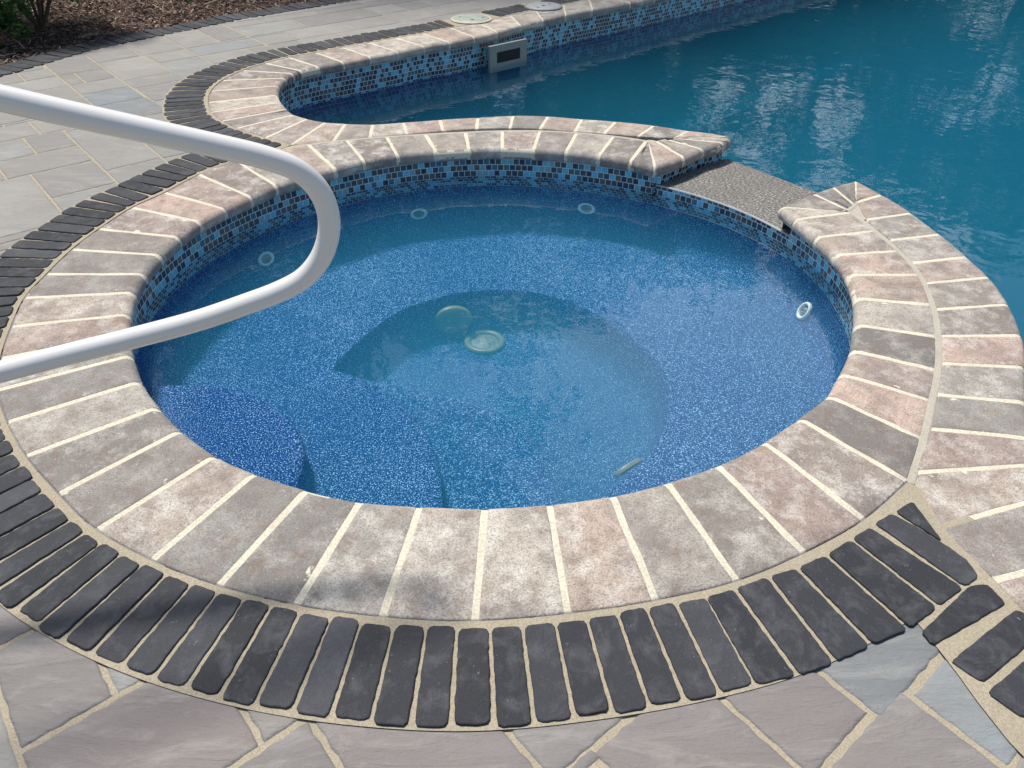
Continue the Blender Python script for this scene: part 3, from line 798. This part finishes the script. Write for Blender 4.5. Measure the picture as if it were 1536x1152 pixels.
# along the pool, left cove and far side
cp = resample(pool_back, .01)
tot = np.hypot(*(cp[1:]-cp[:-1]).T).sum()
LID_PX = [(707,31,.138), (815,12,.138)]
lids = [(gp(x, y), r_) for x, y, r_ in LID_PX]
march(pool_back, .018, .222, .0685, .03, 6.2, side=sideP, stp=.02, z=ZD-.001, skip=lambda p: any(np.hypot(*(p-c)) < r_+.08 for c, r_ in lids))
band(bands, resample(pool_back, .05)[:-3], sideP*-.001, sideP*.228, .0058)
# mulch edging
MEr = resample(ME, .02)
march(ME, .004, .205, .069, .6, None, side=-1, stp=.028, z=.008)
# lower right, beyond the traced ones
lr = catmull([gp(1560,933), gp(1700,1040), gp(1900,1180)], 8)
o_b = border.build('paver_border', M_DARK, smooth=False)
tag(o_b, 'charcoal clay paver border curving round the spa, pool and planting bed', 'paver border', kind='structure')
bo = bands.build('sand_joint', M_SAND, o_b, smooth=False)

# ------------------------------------------------------------------ flagstones, laid on a 40 degree grid
TH = R(40); U_ = np.array([math.cos(TH), math.sin(TH)]); V_ = np.array([-math.sin(TH), math.cos(TH)])
CELL = .0305; U0, V0 = -3.2, -3.2; NU, NV = 350, 460
occ = np.zeros((NU, NV), bool)
rects = []
def put(u0, u1, v0, v1, tone=None):
    i0, i1 = int(round((u0-U0)/CELL)), int(round((u1-U0)/CELL)); j0, j1 = int(round((v0-V0)/CELL)), int(round((v1-V0)/CELL))
    occ[max(i0, 0):i1, max(j0, 0):j1] = True; rects.append((u0, u1, v0, v1, hsh(u0*9, v0*5) if tone is None else tone))
for a in [(-.227,-.063,1.05,1.298,.12),(-.42,-.03,1.298,1.56,.08),(-.227,.106,.792,1.048,.05),(-.52,-.227,.80,1.298,.55),(-.063,.12,1.05,1.298,.85),
          (.106,.30,.792,1.048,.3),(-.15,.191,.44,.79,.16),(.191,.452,.40,.79,.10),(.452,.80,.423,.79,.28),(.30,.54,.15,.398,.2),(.54,.797,.15,.42,.14),
          (.797,.985,.147,.42,.22),(.987,1.36,.125,.42,.97),(.797,1.072,-.22,.143,.26),(1.074,1.46,-.06,.12,.93),(.50,.797,-.2,.147,.6),
          (.435,.698,3.46,3.783,.5),(.03,.435,3.2,3.783,.6),(.345,.698,3.783,4.022,.45),(.02,.345,3.783,4.022,.4),(.1,.52,4.022,4.284,.82),(.52,.698,4.022,4.284,.42),
          (.25,.60,4.284,4.52,.48),(.60,.81,4.284,4.52,.4),(.698,.947,3.62,4.25,.52),(.698,.947,3.2,3.62,.58),(.947,1.2,3.607,4.0,.84),(.947,1.2,3.2,3.607,.45),(.435,.698,3.15,3.46,.83),
          (.76,.93,5.26,5.46,.44),(.93,1.19,5.26,5.65,.5),(.5,.76,5.26,5.6,.4),(.65,.93,5.025,5.26,.55),(1.02,1.19,5.025,5.26,.42),(.93,1.02,5.025,5.26,.5),(.93,1.19,4.8,5.025,.66),
          (.6,.93,4.55,5.025,.57),(.93,1.19,4.55,4.8,.98),(.81,1.2,4.29,4.55,.96),(1.19,1.46,5.4,5.8,.45),(1.46,1.74,5.4,5.8,.7),(1.19,1.48,4.93,5.4,.47),(1.19,1.48,4.74,4.93,.62),
          (1.2,1.5,4.45,4.74,.5),(1.48,1.74,4.93,5.17,.86),(1.48,1.74,5.17,5.4,.44),(1.74,1.99,5.4,5.84,.6),(1.74,2.19,5.17,5.4,.9),(1.99,2.19,5.44,5.9,.5)]: put(*a)
r2 = random.Random(3)
for i in range(NU):
    for j in range(NV):
        if occ[i, j]: continue
        c = U_*(U0+i*CELL) + V_*(V0+j*CELL)
        if not (-6.5 < c[0] < 7 and -.9 < c[1] < 11): occ[i, j] = True; continue
        W = r2.choice([8, 8, 10, 12, 15, 20]); H = r2.choice([8, 8, 10, 12, 15])
        w_ = 0
        while w_ < W and i+w_ < NU and not occ[i+w_, j]: w_ += 1
        if w_ < W+4 and w_ >= W:
            pass
        h_ = 0
        while h_ < H and j+h_ < NV and not occ[i:i+w_, j+h_].any(): h_ += 1
        occ[i:i+w_, j:j+h_] = True
        if w_*h_ < 1: continue
        rects.append((U0+i*CELL, U0+(i+w_)*CELL, V0+j*CELL, V0+(j+h_)*CELL, .36 + .50*r2.random()**1.2 + (.1 if r2.random() > .9 else 0) if c[1] > 2.5 else .4*r2.random()+(.5 if r2.random() > .8 else 0)))
fl = MB(); G = .0036
mul_poly = np.vstack([MEo + mn*.10, [[30, 40]], [[-40, 40]], [[-40, MEo[0][1]]]])
for (u0, u1, v0, v1, tone) in rects:
    u0 += G; u1 -= G; v0 += G; v1 -= G
    if u1-u0 < .02 or v1-v0 < .02: continue
    near = (U_*u0+V_*v0)[1] < 3
    st = .022 if near else .03
    nu = max(2, int((u1-u0)/st)); nv = max(2, int((v1-v0)/st))
    us = np.r_[u0, u0+.003, u0+.008, np.linspace(u0+.008, u1-.008, nu+1)[1:-1], u1-.008, u1-.003, u1]
    vs = np.r_[v0, v0+.003, v0+.008, np.linspace(v0+.008, v1-.008, nv+1)[1:-1], v1-.008, v1-.003, v1]
    A, B_ = np.meshgrid(us, vs, indexing='ij')
    cx_ = A*U_[0]+B_*V_[0]; cy_ = A*U_[1]+B_*V_[1]
    e = np.minimum(np.minimum(A-u0, u1-A), np.minimum(B_-v0, v1-B_))
    dz = np.where(e < .001, -.006, np.where(e < .0045, -.0012, 0))
    zz = dz + (tone*13 % 1 - .5)*.0012 + .0028
    wob = .0018*np.sin(A*60+tone*50)*np.cos(B_*55+tone*30)
    jit = np.where(e < .01, 1, 0)*.0016
    cx_ = cx_ + jit*np.sin(A*170+B_*140+tone*40)*1.1; cy_ = cy_ + jit*np.sin(B_*190+A*120+tone*90)*1.1
    k = len(vs); pts = np.c_[cx_.ravel(), cy_.ravel()]
    ctr = (np.c_[cx_.ravel(), cy_.ravel()])
    bad = inside(ctr, HOLE) | inside(ctr, mul_poly)
    if bad.all(): continue
    bad = bad.reshape(A.shape)
    F = []
    for i in range(len(us)-1):
        for j in range(k-1):
            if bad[i, j] or bad[i+1, j] or bad[i, j+1] or bad[i+1, j+1]: continue
            F.append((i*k+j, (i+1)*k+j, (i+1)*k+j+1, i*k+j+1))
    if F: fl.add(np.c_[pts, zz.ravel()], F, tone)
fl.build('flagstones', M_FLAG, bd)

# ------------------------------------------------------------------ valve lids beside the pool
lid_lab = ['round greenish white lid with one keyhole, in the dark border, nearer of the two', 'round grey white lid with three holes, farther along the dark border']
for k, (c, r_) in enumerate(lids):
    root = empty('access_lid', (c[0], c[1], 0)); tag(root, lid_lab[k], 'access lid', 'access lids in the pool border')
    m = MB(); V, F = lathe_part([(r_+.012, .010), (r_+.010, .0165), (r_, .0175), (r_-.001, .013)], 40); m.add(V, F)
    m.build('rim', M_JOINT if k == 0 else M_SKIM, root)
    m = MB(); V, F = lathe_part([(r_-.002, .005), (r_-.002, .0155), (r_-.006, .018), (r_*.5, .019), (0, .0192)], 40); m.add(V, F)
    lm = mat_simple('lid plastic', (.32, .36, .31) if k == 0 else (.32, .34, .36), .5, nscale=25, namp=.12)
    m.build('cover', lm, root)
    hs = [(.01, -.055, .013), (-.085, .03, .007), (.085, .02, .008)] if k == 0 else [(.0, -.005, .014), (-.045, -.07, .009), (.05, .06, .009)]
    for hx, hy, hr in hs:
        m = MB(); V, F = lathe_part([(hr, .0188), (hr*.9, .0204), (0, .0204)], 14); V = [(x+hx, y+hy, z) for x, y, z in V]; m.add(V, F)
        m.build('hole', M_DKIN, root)  # raised black disc, its colour imitating the shade in a hole

# ------------------------------------------------------------------ handrail
def ray_plane(px, X0=-.36, Y0=1.25, k=.25):
    """where the sight line of a surveyed point meets the rail's upright plane Y = Y0 + k (X - X0)"""
    a = gp(*px, 0); d = Vector((a[0], a[1], -CAMH)); o = Vector((0, 0, CAMH))
    # Y = Y0 + k (X-X0):  t*dy = Y0 + k*(t*dx - X0)
    t = (Y0 - k*X0)/(d.y - k*d.x); return o + d*t
cl_px = [(0,147),(110,172),(220,196),(330,220),(400,237),(444,254),(474,280),(491,314),(493,350),(481,387),(456,417),(420,437),(370,456),(300,480),(200,507),(100,532),(0,558)]
P3 = [np.array(ray_plane(p)) for p in cl_px]
dU = P3[0]-P3[2]; dU /= np.linalg.norm(dU); dL = P3[-1]-P3[-3]; dL /= np.linalg.norm(dL)
top_end = P3[0]+dU*.62; low_end = P3[-1]+dL*.34
def drop(p, d):
    r_ = .12; q = p + d*.13
    a = p + d*.09 + np.array([0, 0, -.02]); b = p + d*.15 + np.array([0, 0, -.09]); c = np.array([b[0]+d[0]*.01, b[1]+d[1]*.01, .0])
    return [p, a, b, np.array([c[0], c[1], b[2]*.5]), np.array([c[0], c[1], .0])]
path = drop(top_end, dU)[::-1] + [P3[0]+dU*.28] + P3 + drop(low_end, dL)
def tube(path, r_, n=28, sub=8):
    P = []
    Q = [np.array(p) for p in path]
    for i in range(len(Q)-1):
        p1, p2 = Q[i], Q[i+1]; p0 = Q[i-1] if i else 2*p1-p2; p3 = Q[i+2] if i+2 < len(Q) else 2*p2-p1
        # centripetal-ish: scale tangents by chord
        c = np.linalg.norm(p2-p1); m1 = (p2-p0)/(np.linalg.norm(p2-p1)+np.linalg.norm(p1-p0)+1e-9)*c; m2 = (p3-p1)/(np.linalg.norm(p3-p2)+np.linalg.norm(p2-p1)+1e-9)*c
        for k in range(sub):
            t = k/sub; P.append((2*t**3-3*t*t+1)*p1 + (t**3-2*t*t+t)*m1 + (-2*t**3+3*t*t)*p2 + (t**3-t*t)*m2)
    P.append(Q[-1]); P = np.array(P); V = []; up = np.array([.24, -.97, 0])
    for i in range(len(P)):
        t = P[min(i+1, len(P)-1)]-P[max(i-1, 0)]; t /= np.linalg.norm(t)
        a = up - t*up.dot(t); a /= np.linalg.norm(a); b = np.cross(t, a)
        for k in range(n):
            q = 2*math.pi*k/n; v = P[i]+a*math.cos(q)*r_+b*math.sin(q)*r_; V.append(tuple(v))
    F = []
    for i in range(len(P)-1):
        for k in range(n): l = (k+1) % n; F.append((i*n+k, (i+1)*n+k, (i+1)*n+l, i*n+l))
    return V, F
base = path[0]
hr_ = empty('handrail', (float(base[0]), float(base[1]), 0)); tag(hr_, 'white tubular handrail bent into a loop reaching over the spa steps', 'handrail')
m = MB(); V, F = tube(path, .0198); m.add(V, F); o = m.build('rail', M_WHITE, hr_); shift_to(o, hr_)
for e_ in (path[0], path[-1]):
    m = MB(); V, F = lathe_part([(.058, .0), (.058, .008), (.045, .016), (.020, .022)], 32); m.add([(x+e_[0], y+e_[1], z+.001) for x, y, z in V], F)
    o = m.build('escutcheon', M_WHITE, hr_); shift_to(o, hr_)

# ------------------------------------------------------------------ planting bed: mulch, twigs, shrubs, flowers
def mulch_h(x, y): return -.022 + .012*math.sin(x*5.1+y*3.3)*math.cos(y*4.2-x*1.7)
mb_ = np.vstack([MEo + mn*.03, [[14, 16]], [[-14, 16]], [[-14, float(MEo[0][1])]]])
ms = sheet('planting_bed', mb_ if area(mb_) > 0 else mb_[::-1], [], -.024, mat_mulch()); tag(ms, 'soil of the planting bed', 'planting bed', kind='structure')
def chip_mat(name, stops):
    m, nt, b = new_mat(name); T = NT(nt); t = T.tone(); n = T.noise(T.pos(), 120, 3, .7)
    c = T.mix(T.math('MULTIPLY', n, .5), T.ramp(t, stops), (.02, .012, .008))
    T.l(c, b.inputs['Base Color']); b.inputs['Roughness'].default_value = .85; return m
M_CHIP = chip_mat('bark chips', [(0, (.06, .032, .024)), (.3, (.14, .072, .05)), (.6, (.25, .145, .10)), (.85, (.40, .28, .20)), (1, (.62, .48, .36))])
ch = MB(); nchip = 0
MEp = resample(ME, .05); MEq = MEo
bandpoly = np.vstack([ME, MEo[::-1]])
allow = np.vstack([MEo, [[14, 16]], [[-14, 16]], [[-14, float(MEo[0][1])]]])
cand = np.c_[rng.uniform(-5.4, -.9, 60000), rng.uniform(4.7, 8.6, 60000)]
d_ = cand @ np.array([-.05, 1]); keep = inside(cand, allow)
cand = cand[keep]
# thin out far from the camera's part of the bed
for x, y in cand[:30000]:
    L = rng.uniform(.014, .06)*(1.0 if rng.random() < .93 else 1.7); wd = rng.uniform(.004, .013); th = rng.uniform(.001, .004)
    a = rng.uniform(0, math.pi) ; tl = rng.normal(0, .28); z = mulch_h(x, y) + abs(rng.normal(0, .010)) + .004
    ca, sa, ct, st_ = math.cos(a), math.sin(a), math.cos(tl), math.sin(tl)
    V = []
    for sx in (-1, 1):
        for sy, sz in ((-1, -1), (1, -1), (1, 1), (-1, 1)):
            lx, ly, lz = sx*L/2, sy*wd/2*(1 if sx < 0 else .6), sz*th/2
            X, Z = lx*ct-lz*st_, lx*st_+lz*ct
            V.append((x+X*ca-ly*sa, y+X*sa+ly*ca, z+Z))
    ch.add(V, [(0, 1, 2, 3), (4, 7, 6, 5), (0, 4, 5, 1), (1, 5, 6, 2), (2, 6, 7, 3), (3, 7, 4, 0)], float(rng.random()**1.25))
mc = ch.build('bark_mulch', M_CHIP, smooth=False); tag(mc, 'shredded brown bark mulch covering the planting bed', 'mulch', kind='stuff')
def twig(px0, px1, r_, label, bow):
    a, b = gp(*px0), gp(*px1); mid = (a+b)/2; V, F = tube([(a[0], a[1], .012), (mid[0], mid[1], .02+bow), (b[0], b[1], .012)], r_, 8, 6)
    m = MB(); m.add(V, F); o = m.build('twig', mat_simple('dry twig', (.33, .24, .17), .8, nscale=60, namp=.3)); tag(o, label, 'twig', 'twigs lying on the mulch')
twig((306,10),(368,-2), .006, 'long dry twig on the mulch beside the pale lilac flowers', .01)
twig((20,62),(38,76), .004, 'short dry twig on the mulch below the green shrub', .008)
twig((125,57),(146,56), .004, 'short pale twig on the mulch next to the dark edging', .004)

def leaves(m, pts, nr, size, n_per=1):
    for p, q in zip(pts, nr):
        L = size*rng.uniform(.7, 1.35); W = L*rng.uniform(.42, .6)
        d = q + rng.normal(0, .55, 3); d /= np.linalg.norm(d)
        t = np.cross(d, rng.normal(0, 1, 3)); t /= np.linalg.norm(t); b = np.cross(d, t)
        c = p; m.add([c-t*L*.5, c-t*L*.05+b*W*.5+d*L*.06, c+t*L*.5, c-t*L*.05-b*W*.5+d*L*.06], [(0, 1, 2, 3)], float(np.clip(rng.normal(.45, .25), 0, 1)))
M_BARK = mat_simple('grey brown bark', (.12, .09, .065), .9, nscale=25, namp=.35, bump=.6)
M_SHRUB = mat_leaf('shrub leaf', (.02, .055, .014), (.05, .13, .025), (.20, .32, .07))
def shrub(c, rad, h, n, size, label, group='shrubs in the planting bed'):
    root = empty('shrub', (c[0], c[1], 0)); tag(root, label, 'shrub', group)
    m = MB()
    for k in range(9):
        a = 2*math.pi*k/9+rng.uniform(-.2, .2); e = np.array([math.cos(a)*rad*.7, math.sin(a)*rad*.7, h*rng.uniform(.55, .9)])
        V, F = tube([(0, 0, -.02), tuple(e*.45+np.array([0, 0, .05])), tuple(e)], .011, 7, 4); m.add(V, F)
    m.build('stem', M_BARK, root)
    m = MB(); P = []; Q = []
    cl_ = [np.array([rng.normal(0, .42)*rad, rng.normal(0, .42)*rad, h*rng.uniform(.38, .9)]) for _ in range(26)]
    for i in range(n):
        k = cl_[rng.integers(len(cl_))]; v = rng.normal(0, 1, 3); v /= np.linalg.norm(v)
        p = k + v*np.array([rad*.36, rad*.36, h*.26])*rng.uniform(.55, 1.05)
        if p[2] < h*.16: p[2] = h*.16+rng.uniform(0, .06)
        P.append(p); Q.append(v+np.array([0, 0, .5]))
    leaves(m, P, Q, size); m.build('foliage', M_SHRUB, root, smooth=False)
c1 = gp(62, 42); shrub((c1[0], c1[1]), .70, .8, 13000, .04, 'dark leafy shrub with bright green tips at the back of the mulch bed')
c2 = gp(-14, 66); shrub((c2[0], c2[1]), .2, .26, 2600, .045, 'smaller low shrub at the left edge of the mulch, nearer the dark edging')
# lilac flowers
fc = gp(292, -6); fr_ = empty('flowering_plant', (fc[0], fc[1], 0)); tag(fr_, 'low plant with pale lilac white petals on the mulch behind the long twig', 'flower')
m = MB(); P = rng.normal(0, 1, (300, 3))*np.array([.085, .07, .03])+np.array([0, 0, .07]); leaves(m, P, np.tile([0, -.3, 1.], (300, 1)), .032)
tag(m.build('flower_head', mat_leaf('lilac petal', (.48, .46, .62), (.65, .63, .78), (.8, .8, .86)), fr_, smooth=False), kind='stuff')
m = MB(); P = rng.normal(0, 1, (160, 3))*np.array([.12, .10, .02])+np.array([0, 0, .035]); leaves(m, P, np.tile([0, 0, 1.], (160, 1)), .04)
m.build('foliage', M_SHRUB, fr_, smooth=False)

# ------------------------------------------------------------------ trees beyond the pool (seen mirrored in the water)
M_TL = [mat_leaf('broad leaf', (.02, .05, .012), (.045, .10, .02), (.12, .18, .045)), mat_leaf('dark needle leaf', (.012, .032, .014), (.03, .065, .022), (.07, .11, .04))]
def tree(az, dist, h, cr, base_f, n, mat, label, size=.36, lop=0):
    x, y = dist*math.sin(R(az)), dist*math.cos(R(az))
    root = empty('tree', (x, y, -.07)); tag(root, label, 'tree', 'trees mirrored in the water')
    m = MB(); V, F = tube([(0, 0, 0), (.1, .05, h*.3), (-.05, .1, h*.62), (.05, 0, h*.9)], 1, 12, 5)
    P = np.array(V); zc = P[:, 2]; rad_ = .24*(1-zc/h*.85)*(h/12)
    ctr = np.repeat(P.reshape(-1, 12, 3).mean(1), 12, 0); P = ctr+(P-ctr)*rad_[:, None]; m.add(P, F)
    tips = []
    for k in range(16):
        a = rng.uniform(0, 2*math.pi); z0 = h*rng.uniform(base_f*.8, .8); rr_ = cr*rng.uniform(.5, .95)*math.sqrt(max(.1, 1-((z0/h-.55)/.6)**2))
        e = np.array([math.cos(a)*rr_, math.sin(a)*rr_, z0+h*.12]); tips.append(e)
        V, F = tube([(0, 0, z0), tuple(e*.5+np.array([0, 0, z0*.5])), tuple(e)], .045*(h/12), 6, 3); m.add(V, F)
    m.build('trunk', M_BARK, root)
    m = MB(); P = []; Q = []
    cls = []
    for k in range(70):
        a = rng.uniform(0, 2*math.pi); zz_ = rng.uniform(base_f, 1.0); prof_r = cr*math.sqrt(max(.02, 1-((zz_-(base_f+1)/2)/((1-base_f)/2*1.08))**2))
        rr_ = prof_r*math.sqrt(rng.uniform(.1, 1)); cls.append((np.array([math.cos(a)*rr_, math.sin(a)*rr_, zz_*h]), cr*rng.uniform(.14, .30)))
    for i in range(n):
        c, s_ = cls[rng.integers(len(cls))]; v = rng.normal(0, 1, 3); v /= np.linalg.norm(v); P.append(c+v*s_*rng.uniform(.3, 1.1)*np.array([1.15, 1.15, .75])); Q.append(v+np.array([0, 0, .6]))
    leaves(m, P, Q, size); m.build('crown', mat, root, smooth=False)
T_ = [(-34, 27, 24, 8.2, .12, 15000, 1, 'tallest dark tree, leftmost beyond the pool, mirrored in the spa'),
      (-13, 17, 17.5, 4.8, .10, 18000, 0, 'tall broad tree whose drooping twigs are mirrored in the spa'),
      (1, 21, 12.5, 4.6, .08, 14000, 1, 'dark green tree beyond the pool between the tall broad tree and the open crowned one'),
      (12, 22, 10.2, 4.4, .08, 12000, 0, 'mid green tree mirrored in the middle of the pool'),
      (21, 22, 9.4, 3.8, .25, 2600, 0, 'open crowned tree with sky showing through, mirrored in the pool'),
      (31, 23, 6.6, 4.4, .06, 9000, 1, 'low dark tree mirrored at the right edge of the pool'),
      (41, 24, 8.0, 4.8, .08, 6000, 0, 'green tree beyond the far right corner of the pool'),
      (24, 34, 7.0, 6.0, .05, 6000, 1, 'wide hedge like tree behind the open crowned one'),
      (6, 33, 9.0, 7.0, .05, 11000, 0, 'wide round tree in the back row beyond the middle of the pool')]
for az, di, h, cr, bf, n, mi, lb in T_: tree(az, di, h, cr, bf, n, M_TL[mi], lb)
